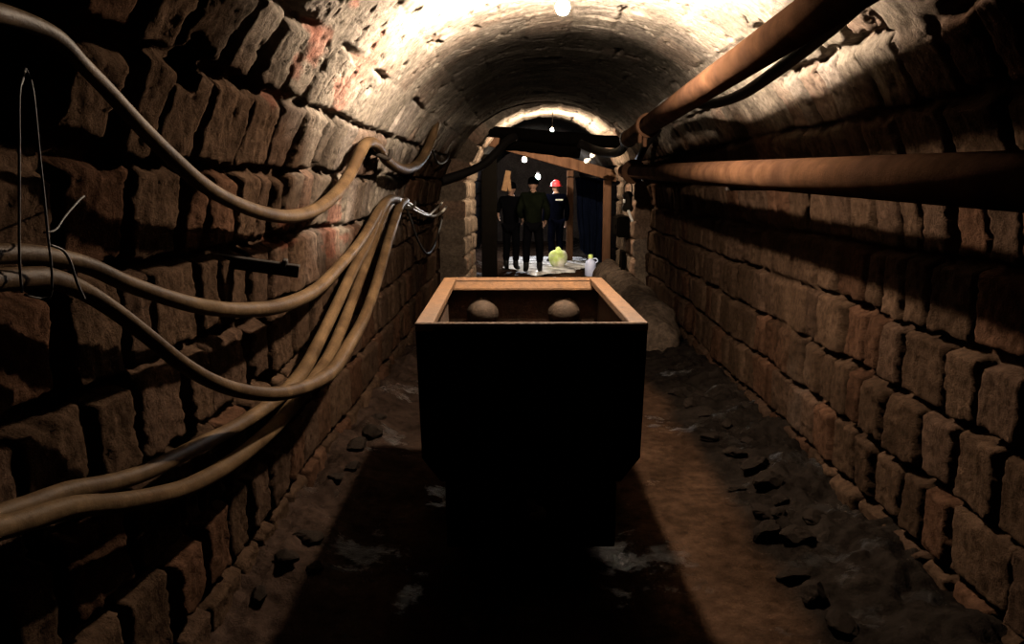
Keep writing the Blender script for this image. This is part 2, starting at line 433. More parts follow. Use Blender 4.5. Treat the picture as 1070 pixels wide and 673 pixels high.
for bx in (-.235, .238):
    bm = bmesh.new()
    add_lathe(bm, [(.092, -.01), (.092, .012), (.078, .022), (.07, .06), (.055, .088), (.03, .102), (0, .106)], (bx, HL - .022, .91), Matrix.Rotation(PI / 2, 3, 'X'), 28)
    o = obj('boss', bm, 'boss', cart)
bm = bmesh.new()
for sx in (-1, 1):
    add_box(bm, (sx * .315, 0, .36), (.07, 2 * HL - .06, .22), .008)
for y_ in (-.7, -.42, .42, .7): add_box(bm, (0, y_, .40), (.66, .08, .1), .006)
for sx in (-1, 1):
    for y_ in (-.42, .42): add_box(bm, (sx * .325, y_, .22), (.05, .2, .22), .01)
obj('chassis', bm, 'cart', cart, smooth=False)
for y_ in (-.42, .42):
    bm = bmesh.new(); add_lathe(bm, [(0, -.36), (.03, -.36), (.03, .36), (0, .36)], (0, y_, .19), AXX, 16); obj('axle', bm, 'steel', cart)
    for sx in (-1, 1):
        bm = bmesh.new()
        pf = [(0, -.035), (.05, -.04), (.055, -.02), (.13, -.015), (.145, -.03), (.165, -.03), (.172, .02), (.2, .025), (.2, .04), (.14, .04), (.13, .01), (.055, .015), (.05, .04), (0, .04)]
        add_lathe(bm, pf, (sx * .262, y_, .186), Matrix.Rotation(-sx * PI / 2, 3, 'Y'), 32); bmesh.ops.recalc_face_normals(bm, faces=bm.faces)
        obj('wheel', bm, 'steel', cart)
for sy in (-1, 1):
    bm = bmesh.new(); add_box(bm, (0, sy * (HL - .005), .32), (.69, .05, .28), .01, segs=2); add_box(bm, (0, sy * (HL + .03), .4), (.34, .07, .12), .02, segs=2); obj('bumper', bm, 'cart', cart, smooth=False)
    bm = bmesh.new()
    add_tube(bm, [Vector((0, sy * (HL + .06), .4)), Vector((0, sy * (HL + .13), .4)), Vector((.035, sy * (HL + .17), .4)), Vector((.03, sy * (HL + .21), .4)), Vector((-.01, sy * (HL + .22), .4))], .016, 10)
    obj('coupling_hook', bm, 'steel', cart)

# ------------------------------------------------------------------ pipes on the right
def pxtube(name, pts, m, segs=14, n=6, wob=0., parent=None):
    """pts: (Vector, thickness in metres)"""
    bm = bmesh.new(); add_tube(bm, [(p, t / 2) for p, t in pts], None, segs, n, True, wob); return obj(name, bm, m, parent)
XP = 1.225
pa = at_X(1070, 189.5, XP); pb = at_X(652, 179, XP)
dirp = (pb - pa).normalized()
p_start = pa - dirp * 2.6
lp = thing('lower_pipe', 'thick straight rusty pipe running level along the right wall at eye height', 'pipe', p_start)
L_ = (pb - p_start).length
rq = dirp.to_track_quat('Z', 'Y').to_matrix()
bm = bmesh.new(); R_ = .0765
add_lathe(bm, [(R_ - .008, 0), (R_, 0), (R_, L_), (R_ - .008, L_), (R_ - .008, 0)], (0, 0, 0), rq, 32); obj('pipe_tube', bm, 'pipe', lp)
for t in (6.3,):
    bm = bmesh.new()
    for q_ in (-.022, .022): add_lathe(bm, [(R_, q_ - .012), (.135, q_ - .012), (.135, q_ + .012), (R_, q_ + .012)], dirp * (L_ - .9), rq, 28)
    for k in range(8):
        a_ = k * PI / 4; add_lathe(bm, [(0, -.05), (.011, -.05), (.011, .05), (0, .05)], dirp * (L_ - .9) + rq @ Vector((.112 * math.cos(a_), .112 * math.sin(a_), 0)), rq, 6)
    obj('flange', bm, 'pipe', lp, smooth=False)
for Yb in (1.0, 4.9, 8.4):      # steel arms that carry it from the wall
    c_ = p_start + dirp * ((Yb - p_start.y) / dirp.y) - p_start
    bm = bmesh.new()
    add_box(bm, (c_.x + .25, c_.y, c_.z - R_ - .010), (.56, .05, .02), .003)
    obj('bracket_arm', bm, 'steel', lp, smooth=False)

u0 = at_shell(868, 2, .125); u0 = ORG + (u0 - ORG) * .89; u1 = at_shell(655, 146, .10)
u1 = at_Y(655, 146, 8.2)
du_ = (u1 - u0).normalized(); us = u0 - du_ * 3.0
up = thing('upper_pipe', 'thick rusty pipe slanting down along the right side of the vault above the other pipe', 'pipe', us)
rq = du_.to_track_quat('Z', 'Y').to_matrix(); L_ = (u1 - us).length
bm = bmesh.new(); R2 = .076
add_lathe(bm, [(R2 - .008, 0), (R2, 0), (R2, L_), (R2 - .008, L_), (R2 - .008, 0)], (0, 0, 0), rq, 32); obj('pipe_tube', bm, 'pipe', up)
pc = at_Y(679, 128, 6.8) - us
tt = pc.dot(du_)
bm = bmesh.new()
add_lathe(bm, [(R2, -.05), (R2 + .022, -.045), (R2 + .022, .045), (R2, .05)], du_ * tt, rq, 28)
cR = du_ * tt + rq @ Vector((0, 0, 0))
add_box(bm, cR + Vector((-.02, -.0, -R2 - .05)), (.03, .05, .09), .006)
add_box(bm, cR + Vector((-.06, -.0, -R2 - .03)), (.03, .05, .07), .006)
obj('clamp', bm, 'pipe', up, smooth=False)
for t in (1.6, 8.3):            # strap hangers up to the vault
    c_ = du_ * t
    bm = bmesh.new()
    add_lathe(bm, [(R2 + .001, -.018), (R2 + .009, -.018), (R2 + .009, .018), (R2 + .001, .018), (R2 + .001, -.018)], c_, rq, 28)
    pw = us + c_; v_ = Vector((pw.x - XC, 0, pw.z - ZA)).normalized(); ln = RV - Vector((pw.x - XC, 0, pw.z - ZA)).length
    add_tube(bm, [c_ + v_ * R2 * .98, c_ + v_ * (ln * .6), c_ + v_ * (ln + .07)], .012, 8, 2)
    obj('hanger_strap', bm, 'steel', up)
# sagging dark hose below the upper pipe
hp = []
for px, py, off, th in ((905, -6, .10, .07), (868, 28, .10, .065), (835, 56, .11, .06), (806, 78, .12, .06), (776, 98, .12, .06), (752, 107, .11, .06), (732, 109, .10, .06), (714, 106, .09, .06), (700, 104, .1, .055), (684, 118, .08, .055)):
    hp.append((ORG + (at_shell(px, py, off) - ORG) * .93, th))
tag(pxtube('sagging_hose', hp, 'hose_dark'), 'black hose sagging just under the slanting upper pipe', 'hose')

# ------------------------------------------------------------------ hoses on the left wall
def hose(name, label, pts, m='hose', group=None, cat='hose', defoff=.09, segs=14):
    P = []
    for q in pts:
        px, py, tpx = q[:3]; off = q[3] if len(q) > 3 else defoff
        p = at_shell(px, py, off); P.append((p, tpx * depth(p) / F))
    o = pxtube(name, P, m, segs, 7)
    return tag(o, label, cat, group)
hose('draped_hose', 'tan hose highest on the left wall, sagging and looped over a peg',
     [(-70, 5, 25, .10), (-25, 8, 23, .11), (20, 20, 20), (58, 38, 18), (85, 66, 17), (112, 94, 17), (145, 130, 17, .10), (180, 165, 17, .11), (215, 195, 16, .12), (250, 214, 15, .12), (285, 225, 15, .12), (312, 225, 14, .12), (335, 216, 14, .12), (354, 199, 13, .11), (367, 179, 13, .10), (377, 158, 13, .085), (384, 149, 12, .07), (394, 152, 11, .07), (402, 165, 11, .09), (413, 174, 11, .11), (425, 177, 11, .12), (437, 171, 10, .11), (446, 157, 10, .09), (453, 140, 9, .05), (456, 130, 8, .0)])
hose('cable_hose', 'tan hose bending upmost of the bundle that hangs below the wall bar',
     [(-60, 266, 24), (-20, 266, 23), (20, 265, 22), (50, 268, 21, .09), (90, 277, 19, .10), (130, 295, 18, .12), (175, 311, 17, .14), (215, 321, 17, .14), (255, 324, 16, .14), (295, 319, 16, .14), (330, 303, 14, .13), (356, 277, 12, .12), (374, 256, 11, .11), (385, 239, 10, .10), (394, 223, 10, .09), (402, 212, 10, .08), (411, 208, 9, .07), (418, 213, 8, .05)], group='hoses in the bundle')
hose('cable_hose', 'bright tan hose in front of the bundle, with the deep bend beside the cart',
     [(-60, 297, 27, .10), (-20, 294, 26, .10), (20, 291, 25, .10), (52, 291, 23, .10), (85, 303, 20, .10), (120, 325, 18, .13), (155, 352, 17, .16), (190, 380, 17, .18), (225, 400, 16, .2), (260, 410, 16, .21), (295, 411, 15, .21), (325, 402, 15, .2), (347, 388, 15, .19), (362, 365, 14, .18), (379, 335, 12, .17), (392, 300, 11, .16), (404, 258, 10, .14), (412, 232, 10, .11), (418, 215, 9, .09), (424, 210, 8, .06)], group='hoses in the bundle')
hose('cable_hose', 'tan hose passing behind the deep bend, upper of the pair reaching the lower left corner',
     [(-60, 560, 26), (-20, 545, 25), (25, 530, 24), (70, 514, 22, .09), (110, 506, 20, .08), (145, 496, 19, .08), (180, 480, 18, .08), (215, 462, 17, .08), (250, 444, 15, .07), (285, 420, 15, .08), (315, 390, 15, .09), (334, 355, 13, .10), (352, 318, 12, .10), (368, 284, 11, .10), (382, 258, 10, .10), (391, 236, 10, .10), (400, 216, 10, .09), (408, 208, 9, .07), (416, 209, 8, .05)], group='hoses in the bundle')
hose('cable_hose', 'tan hose lowest of the bundle, leaving the picture at the lower left',
     [(-60, 572, 28, .12), (-20, 558, 27, .12), (25, 545, 26, .12), (75, 530, 24, .12), (120, 526, 22, .11), (160, 519, 20, .11), (195, 509, 19, .11), (230, 491, 18, .11), (262, 468, 17, .12), (292, 440, 16, .12), (318, 408, 15, .13), (342, 375, 13, .12), (360, 335, 12, .10), (373, 300, 10, .08), (383, 274, 9, .07), (391, 252, 9, .07), (398, 232, 8, .07), (406, 216, 8, .06), (412, 211, 7, .04)], group='hoses in the bundle')
# pale thin wires past the bundle
hose('pale_wire', 'thin pale wire hanging in a shallow loop beyond the hose bundle', [(417, 207, 3.2, .06), (428, 213, 3, .08), (440, 221, 3, .09), (452, 226, 3, .09), (461, 222, 3, .08), (467, 214, 3, .07), (469, 203, 2.6, .02)], 'cable', cat='wire', segs=8)
hose('pale_wire', 'second thin pale wire, shorter and branching up from the shallow loop', [(420, 210, 2.6, .07), (432, 219, 2.5, .10), (446, 225, 2.5, .11), (454, 220, 2.3, .1), (460, 214, 2.2, .06), (464, 209, 2, .0)], 'cable', cat='wire', segs=8)
hose('grey_wire', 'thin grey wire hanging in the deepest loop beyond the hose bundle', [(424, 216, 2.4, .06), (430, 232, 2.3, .08), (437, 252, 2.2, .09), (446, 265, 2.2, .1), (453, 258, 2.2, .09), (459, 240, 2, .07), (462, 228, 2, .03), (463, 220, 2, -.02)], 'wire', cat='wire', segs=8)
hose('grey_wire', 'short loose wire end beside the looped end of the upper hose', [(452, 156, 2.4, .05), (456, 168, 2.2, .07), (461, 171, 2.2, .08), (467, 167, 2.2, .06), (470, 160, 2, .0)], 'wire', cat='wire', segs=8)
# pegs
def peg(px, py, label, ln=.16, r=.016):
    p = at_shell(px, py, .03); n = Vector((1, 0, 0)) if p.z < ZA else Vector((XC - p.x, 0, ZA - p.z)).normalized()
    t = thing('wall_peg', label, 'peg', p)
    bm = bmesh.new(); add_tube(bm, [n * -.12, n * 0, n * (ln * .8), n * ln + Vector((0, 0, .03)), n * (ln + .005) + Vector((0, 0, .07))], r, 10, 4); obj('rod', bm, 'steel', t)
    bm = bmesh.new(); add_lathe(bm, [(0, -.03), (.05, -.03), (.05, .0), (.03, .012), (0, .012)], (0, 0, 0), n.to_track_quat('Z', 'Y').to_matrix(), 16); obj('wall_plate', bm, 'steel', t)
peg(414, 216, 'steel wall peg from which the hose bundle hangs', .16, .014)
peg(387, 158, 'steel wall peg under the loop of the uppermost hose', .14, .016)
# projecting steel bar with a flat end
b0 = at_shell(236, 268, -.04); b1 = at_shell(300, 278, .0)
b1 = at_Y(300, 277, b0.y + .05)
bt = thing('wall_bar', 'short dark steel bar sticking out of the left wall between the hoses', 'bar', b0)
dv_ = (b1 - b0); rqb = dv_.to_track_quat('X', 'Z').to_matrix()
bm = bmesh.new()
ln = dv_.length
add_box(bm, rqb @ Vector((ln / 2, 0, 0)), (ln + .1, .07, .012), .002, rqb); add_box(bm, rqb @ Vector((ln / 2, -.032, -.02)), (ln + .1, .010, .045), .002, rqb)
obj('angle_iron', bm, 'steel', bt, smooth=False)
bm = bmesh.new(); add_box(bm, rqb @ Vector((ln - .01, 0, -.005)), (.02, .08, .055), .004, rqb); obj('end_plate', bm, 'steel', bt, smooth=False)
# wire sling at the left edge
ws = thing('wire_sling', 'thin hanging wire loop that holds up the two hoses at the left edge', 'wire', at_shell(26, 70, .03))
o0 = Vector(ws.location)
def wl(pts, r=.0026):
    bm = bmesh.new(); add_tube(bm, [at_shell(a, b, c) - o0 for a, b, c in pts], r, 8, 5); return bm
obj('wire_strand', wl([(27, 72, .0), (24, 82, .07), (20, 100, .10), (20, 160, .12), (20, 215, .13), (20, 256, .14), (21, 284, .145), (23, 305, .13)]), 'wire', ws)
obj('wire_strand', wl([(27, 72, .0), (32, 84, .07), (36, 108, .10), (41, 160, .12), (46, 205, .13), (50, 246, .145), (54, 283, .16), (53, 308, .13), (44, 312, .1), (26, 308, .10)]), 'wire', ws)
obj('wire_twist', wl([(46, 243, .14), (58, 240, .14), (68, 226, .12), (82, 210, .09), (88, 205, .03)], .0024), 'wire', ws)
obj('wire_twist', wl([(52, 256, .15), (66, 262, .155), (74, 275, .16), (80, 294, .165), (88, 312, .15)], .003), 'wire', ws)

# ------------------------------------------------------------------ lamps
def lamp(px, py, Y, r, m, label, ceil, name='pendant_lamp', extra=False):
    p = at_Y(px, py, Y)
    t = thing(name, label, 'lamp', p)
    bm = bmesh.new(); add_ball(bm, (0, 0, 0), r, 3, (1, 1, 1.08)); obj('bulb', bm, m, t)
    bm = bmesh.new(); add_lathe(bm, [(0, r * 3.0), (r * .5, r * 3.0), (r * .62, r * 2.6), (r * .62, r * 1.2), (r * .5, r * 1.05), (0, r * 1.05)], segs=16); obj('socket', bm, 'steel', t)
    bm = bmesh.new(); add_tube(bm, [Vector((0, 0, r * 2.9)), Vector((.006, .002, r * 2.9 + (ceil - p.z - r * 3) * .5)), Vector((0, 0, ceil - p.z))], .006 if r > .02 else .009, 8, 4); obj('cord', bm, 'hose_dark', t)
    return t, p
tl1, pl1 = lamp(588, 8, 4.35, .035, 'bulb1', 'bright bare bulb hanging from the vault crown just beyond the cart', 2.74)
tl2, pl2 = lamp(577, 136, 12.3, .022, 'bulb2', 'small lit bulb on a long wire under the far arch', 2.78)
bm = bmesh.new(); add_tube(bm, [Vector((.05, .02, -.06)), Vector((.1, .02, -.085)), Vector((.2, .0, -.115))], .022, 10, 3); add_tube(bm, [Vector((0, 0, -.02)), Vector((.02, .02, -.05)), Vector((.05, .02, -.06))], .008, 8, 3)
obj('tail_piece', bm, 'white', tl2)
tl3, pl3 = lamp(548, 167, 16.6, .045, 'bulb3', 'lit bulb under the roof beyond the timber frame, upper of the two', 2.7)
tl4, pl4 = lamp(562, 185, 18.5, .05, 'bulb4', 'lit white lamp just above the green jacketed person, lower of the two', 2.7)

# ------------------------------------------------------------------ dark timbers before the far arch
def logpx(name, label, a, b, Ya_, Yb_, tpx, m, cat='log', wob=.03, ext=0.):
    p = at_Y(*a, Ya_); q = at_Y(*b, Yb_); d_ = (q - p).normalized(); p = p - d_ * ext; q = q + d_ * ext
    n_ = 10; pts = []
    for i in range(n_ + 1):
        t = i / n_; v = p.lerp(q, t) + Vector((0, random.uniform(-.01, .01), random.uniform(-.008, .008)))
        pts.append((v, (tpx[0] + (tpx[1] - tpx[0]) * t) * Ya_ / F))
    return tag(pxtube(name, pts, m, 14, 3, wob), label, cat)
logpx('crossing_log', 'black log lying across the tunnel below the lit arch', (500, 136), (668, 151), 11.45, 11.3, (11, 13), 'wood_dark', ext=.25)
logpx('crossing_log', 'second black log crossing lower, directly above the brown timber frame', (522, 148), (606, 157), 11.75, 11.75, (16, 17), 'wood_dark', ext=.0)
hz_ = []
for px, py, Y in ((462, 188, 11.0), (485, 181, 11.1), (505, 172, 11.2), (518, 160, 11.25), (528, 149, 11.3), (540, 141, 11.4)):
    hz_.append((at_Y(px, py, Y), 9 * Y / F))
tag(pxtube('bent_hose', hz_, 'hose_dark'), 'black hose bending up from the left wall to the crossing log', 'hose')
hz_ = []
for px, py, Y in ((655, 146, 9.0), (650, 156, 9.6), (640, 160, 10.2), (622, 157, 11.0), (606, 150, 11.2)):
    hz_.append((at_Y(px, py, Y), 9 * Y / F))
tag(pxtube('bent_hose', hz_, 'hose_dark'), 'black hose curling from the lower end of the upper pipe to the crossing log', 'hose')
hz_ = []
for px, py, Y in ((700, 118, 8.2), (690, 133, 8.6), (676, 150, 9.0), (668, 165, 9.5), (662, 176, 10.5)):
    hz_.append((at_Y(px, py, Y), 7 * Y / F))
tag(pxtube('bent_hose', hz_, 'hose_dark'), 'black hose hanging between the ends of the two pipes', 'hose')
for px, py, lab in ((627, 152, 'topmost of three small white insulators on the dark log'), (620, 162, 'middle of three small white insulators on the dark log'), (614, 168, 'lowest and largest of three small white insulators on the dark log')):
    p = at_Y(px, py, 13.2); bm = bmesh.new()
    add_lathe(bm, [(0, -.055), (.022, -.055), (.03, -.04), (.045, -.03), (.045, -.018), (.028, -.01), (.042, 0), (.042, .012), (.026, .02), (.02, .055), (0, .055)], (0, 0, 0), Matrix.Rotation(1.1, 3, 'Y'), 16)
    o = obj('insulator', bm, 'white'); o.location = p; tag(o, lab, 'insulator', 'white insulators')

# ------------------------------------------------------------------ timber frame (mine set)
YT = 13.9
tf = thing('timber_frame', 'brown timber roof support frame standing behind the far arch', 'timber frame', (at_Y(570, 285, YT).x, YT, 0))
def beam(name, a, b, w, d, m, parent, o0):
    v = b - a; rq_ = v.to_track_quat('Z', 'Y').to_matrix(); bm = bmesh.new()
    vs = add_box(bm, (a + b) / 2 - o0, (w, d, v.length), .012, rq_, 2)
    return obj(name, bm, m, parent, smooth=False)
o0 = Vector(tf.location)
a_ = at_Y(512, 147, YT); b_ = at_Y(645, 185, YT)
beam('cap_beam', a_, b_, .16, .18, 'wood', tf, o0)
pr_ = at_Y(635, 184, YT); beam('post', Vector((pr_.x, YT + .02, -.03)), Vector((pr_.x, YT + .02, pr_.z - .07)), .13, .14, 'wood', tf, o0)
pl_ = at_Y(511, 158, YT); beam('post', Vector((pl_.x, YT + .02, -.03)), Vector((pl_.x, YT + .02, pl_.z - .05)), .26, .18, 'wood_dark', tf, o0)
pf_ = at_Y(596, 178, 17.6)
fp = tag(beam('prop', Vector((0, 0, -.03)), Vector((0, 0, pf_.z)), .14, .14, 'wood', None, Vector((0, 0, 0))), 'brown upright prop beside the blue sheet, behind the timber frame', 'prop')
fp.location = (pf_.x, 17.6, 0)
pp_ = at_Y(528, 200, 15.0)
bm = bmesh.new(); add_box(bm, (0, 0, 0), (.1, .03, .36), .008, Matrix.Rotation(.22, 3, 'Y'), 2); add_box(bm, (.05, .03, -.03), (.06, .03, .30), .008, Matrix.Rotation(-.08, 3, 'Y'), 2)
o = obj('hanging_board', bm, mat('pale_board', (.35, .2, .1), .8, .3, 20, .4, 40), smooth=False); o.location = at_Y(529, 189, 14.6); tag(o, 'pale orange board hung at head height inside the left of the frame', 'board')

# box, plank and coil at the right jamb
pj = at_X(649, 236, AR - .08)
jb = thing('wall_box', 'dark box fixed to the pale right jamb of the far arch', 'box', pj)
bm = bmesh.new(); add_box(bm, (0, 0, 0), (.15, .62, .30), .012, None, 2); obj('case', bm, 'wood_dark', jb, smooth=False)
bm = bmesh.new(); add_box(bm, (-.085, 0, .0), (.02, .56, .25), .006); add_box(bm, (-.1, -.2, 0), (.015, .03, .06), .004); obj('lid', bm, 'wood_dark', jb, smooth=False)
pk = at_X(650, 265, AR - .06)
bm = bmesh.new(); add_box(bm, (0, 0, .32), (.05, .34, .72), .008, Matrix.Rotation(.03, 3, 'Y'), 2); add_box(bm, (-.035, 0, .2), (.02, .36, .06), .004)
o = obj('leaning_board', bm, 'wood_dark', smooth=False); o.location = (pk.x - .0, pk.y, 0.0); tag(o, 'dark upright board leaning below the box on the right jamb', 'board')
pcx = at_X(656, 210, AR - .12)
cb_ = thing('hanging_lantern', 'dark lantern with pale glints hanging on the right jamb by the pipe end', 'lantern', pcx)
bm = bmesh.new(); add_lathe(bm, [(0, -.14), (.06, -.14), (.075, -.11), (.075, -.08), (.06, -.05), (.06, .05), (.075, .07), (.05, .11), (.02, .13), (0, .13)], segs=18); obj('case', bm, 'steel', cb_)
bm = bmesh.new(); add_tube(bm, [Vector((-.05, 0, .1)), Vector((-.05, 0, .2)), Vector((0, 0, .25)), Vector((.05, 0, .2)), Vector((.05, 0, .1))], .008, 8, 5); obj('handle', bm, 'steel', cb_)
bm = bmesh.new(); add_box(bm, (-.055, -.05, .0), (.03, .03, .05), .006); obj('pale_fitting', bm, 'white', cb_)
bm = bmesh.new(); add_tube(bm, [Vector((.0, -.06, -.12)), Vector((.03, -.07, -.2)), Vector((.06, -.07, -.27))], .018, 8, 3); obj('pale_strap', bm, 'white', cb_)

# blue sheet
bm = bmesh.new(); nU, nV = 40, 24; g_ = []
tA = at_Y(601, 186, 15.2); tB = at_Y(632, 186, 15.2); bA = at_Y(606, 262, 15.2); bB = at_Y(631, 275, 15.2)
for i in range(nU + 1):
    row = []
    for j in range(nV + 1):
        u, v = i / nU, j / nV
        p = tA.lerp(tB, u).lerp(bA.lerp(bB, u), v)
        row.append(bm.verts.new(p + Vector((.01 * math.sin(v * 9 + u * 4), .05 * math.sin(u * 26 + v * 2) * (.5 + v * .6) + .02 * math.sin(u * 61), .02 * math.sin(u * 21) * v))))
    g_.append(row)
for i in range(nU):
    for j in range(nV): bm.faces.new((g_[i][j], g_[i + 1][j], g_[i + 1][j + 1], g_[i][j + 1]))
bmesh.ops.solidify(bm, geom=bm.faces[:], thickness=.006)
bmesh.ops.translate(bm, verts=bm.verts, vec=-tA)
o = obj('hanging_sheet', bm, 'tarp'); o.location = tA; tag(o, 'dark blue sheet hanging in folds inside the right of the timber frame', 'sheet')
bm = bmesh.new(); add_tube(bm, [tA + Vector((-.15, .0, .02)) - tA, (tA + tB) / 2 - tA + Vector((0, 0, .005)), tB - tA + Vector((.12, 0, .02))], .012, 8, 4); ro = obj('top_rope', bm, 'wire', o)

# canister, sack, puddle
pk = at_Y(617, 275, 14.8)
cn = thing('canister', 'bluish white plastic canister with yellow cap on the wet ground by the blue sheet', 'canister', (pk.x, pk.y, -.01))
bm = bmesh.new(); add_lathe(bm, [(0, 0), (.085, 0), (.1, .015), (.1, .22), (.085, .27), (.04, .3), (.035, .33), (0, .33)], segs=22); obj('body', bm, 'bluewhite', cn)
bm = bmesh.new(); add_lathe(bm, [(0, .32), (.04, .32), (.042, .33), (.042, .38), (.035, .39), (0, .39)], segs=16); obj('cap', bm, 'lime', cn)
bm = bmesh.new(); add_tube(bm, [Vector((.09, 0, .24)), Vector((.13, 0, .27)), Vector((.1, 0, .32)), Vector((.04, 0, .31))], .012, 8, 5); obj('handle', bm, 'bluewhite', cn)
pk = at_Z(583, 279, 0.0)
bm = bmesh.new(); vs = add_ball(bm, (0, 0, .2), .2, 4, (.95, .8, 1.05))
for v in vs:
    n_ = math.sin(v.co.x * 19 + v.co.z * 11) * math.cos(v.co.y * 17 + v.co.z * 7)
    v.co += v.co.normalized() * .015 * n_
    if v.co.z < .03: v.co.z = .0 + v.co.z * .1
    if v.co.z > .34: v.co.x *= .55; v.co.y *= .55
o = obj('lime_sack', bm, 'lime'); o.location = (pk.x, pk.y, -.015); tag(o, 'lime green and white sack on the wet ground right of the green jacketed person', 'sack')
def blob(name, label, cx, cyy, rx, ry, z, m, seed):
    bm = bmesh.new(); rr = random.Random(seed); k = 60; ph = [rr.uniform(0, 6.3) for _ in range(4)]
    ring = []; c0 = bm.verts.new((0, 0, .006))
    for i in range(k):
        a = 2 * PI * i / k; q = 1 + .16 * math.sin(2 * a + ph[0]) + .12 * math.sin(3 * a + ph[1]) + .07 * math.sin(7 * a + ph[2]) + .05 * math.sin(13 * a + ph[3])
        ring.append((bm.verts.new((rx * q * math.cos(a) * .96, ry * q * math.sin(a) * .96, .005)), bm.verts.new((rx * q * math.cos(a), ry * q * math.sin(a), -.03))))
    for i in range(k):
        j = (i + 1) % k
        bm.faces.new((c0, ring[i][0], ring[j][0])); bm.faces.new((ring[i][0], ring[i][1], ring[j][1], ring[j][0]))
    o = obj(name, bm, m); o.location = (cx, cyy, z); return tag(o, label, 'puddle')
p = at_Z(565, 276, 0); blob('glare_puddle', 'pale glistening puddle on the ground around the standing people', p.x + .15, 17.0, .85, 2.0, .012, 'puddle', 4)

# earth mound right of the cart
mp_ = at_Z(672, 338, .05)
bm = bmesh.new(); nL, nR = 60, 28; rings = []
y0, y1 = 7.9, 13.2
for i in range(nL + 1):
    t = i / nL; Y = y0 + (y1 - y0) * t
    e = min(1, math.sqrt(max(0, 1 - (1 - min(1, t / .16)) ** 2)) + .0)
    xc = 1.38 - .0 * t; w = .30 * (e * .97 + .03); h = .46 * (e * .97 + .03)
    row = []
    for k in range(nR + 1):
        a = PI * k / nR
        row.append((xc - w * math.cos(a) * 1.0, Y, -.04 + h * math.sin(a) ** .8))
    rings.append(row)
A = np.array(rings)
nz_ = fbm(A[..., 1] * 4, A[..., 0] * 5 + A[..., 2] * 5, 4); A[..., 2] += .08 * nz_ + .03 * fbm(A[..., 1] * 13, A[..., 0] * 13 + A[..., 2] * 9, 3); A[..., 0] += .05 * fbm(A[..., 1] * 4 + 9, A[..., 2] * 6, 4)
A[:, :, 2] = np.where(A[:, :, 2] < 0, -.05, A[:, :, 2])
V = [[bm.verts.new(A[i, k]) for k in range(nR + 1)] for i in range(nL + 1)]
for i in range(nL):
    for k in range(nR): bm.faces.new((V[i][k], V[i + 1][k], V[i + 1][k + 1], V[i][k + 1]))
bm.faces.new([V[0][k] for k in range(nR + 1)])
bmesh.ops.recalc_face_normals(bm, faces=bm.faces)
o = obj('earth_mound', bm, 'earth'); tag(o, 'long rounded bank of stony earth along the right wall behind the cart', 'earth mound')

# loose stones
def rock_mesh(seed, flat):
    rr = random.Random(seed); bm = bmesh.new(); vs = add_ball(bm, (0, 0, 0), 1, 3)
    pl = [(Vector((rr.uniform(-1, 1), rr.uniform(-1, 1), rr.uniform(-1, 1))).normalized(), rr.uniform(.55, .85)) for _ in range(12)]
    for v in vs:
        for n_, d_ in pl:
            q = v.co.dot(n_) - d_
            if q > 0: v.co -= n_ * q
        v.co += v.co.normalized() * .05 * math.sin(v.co.x * 9 + seed) * math.sin(v.co.y * 8 + v.co.z * 7)
        v.co.z *= flat
    me = bpy.data.meshes.new('loose_stone'); bm.to_mesh(me); bm.free(); me.materials.append(MT['rock']); return me
rocks = [rock_mesh(k, .38 + .1 * (k % 3)) for k in range(6)]
def stones(pts, label, group):
    for i, (px, py, s) in enumerate(pts):
        p = at_Z(px, py, .05); z = fh(p.x, p.y)
        if p.x > 1.58 or p.x < -1.05: continue
        o = bpy.data.objects.new('loose_stone', rocks[i % 6]); C.objects.link(o)
        o.location = (p.x, p.y, z + s * .22); o.scale = (s, s * random.uniform(.6, .9), s); o.rotation_euler = (random.uniform(-.2, .2), random.uniform(-.2, .2), random.uniform(0, 6))
        tag(o, label, 'stone', group)
stones([(745, 452, .09), (738, 430, .07), (722, 420, .08), (768, 470, .08), (790, 486, .10), (806, 505, .11), (795, 530, .08), (812, 530, .07), (803, 550, .10), (770, 500, .06), (760, 440, .07), (835, 560, .09), (828, 590, .08), (815, 520, .06), (852, 610, .1), (880, 640, .09), (848, 540, .08), (705, 405, .07), (730, 408, .06), (780, 455, .06)],
       'small flat dark stone loose on the dark rubble strip right of the cart', 'loose stones on the right')
stones([(322, 558, .09), (372, 470, .10), (388, 452, .09), (395, 440, .07), (300, 590, .07), (270, 620, .06), (352, 500, .06), (368, 490, .06), (330, 590, .05)],
       'small flat stone loose on the ground left of the cart', 'loose stones on the left')

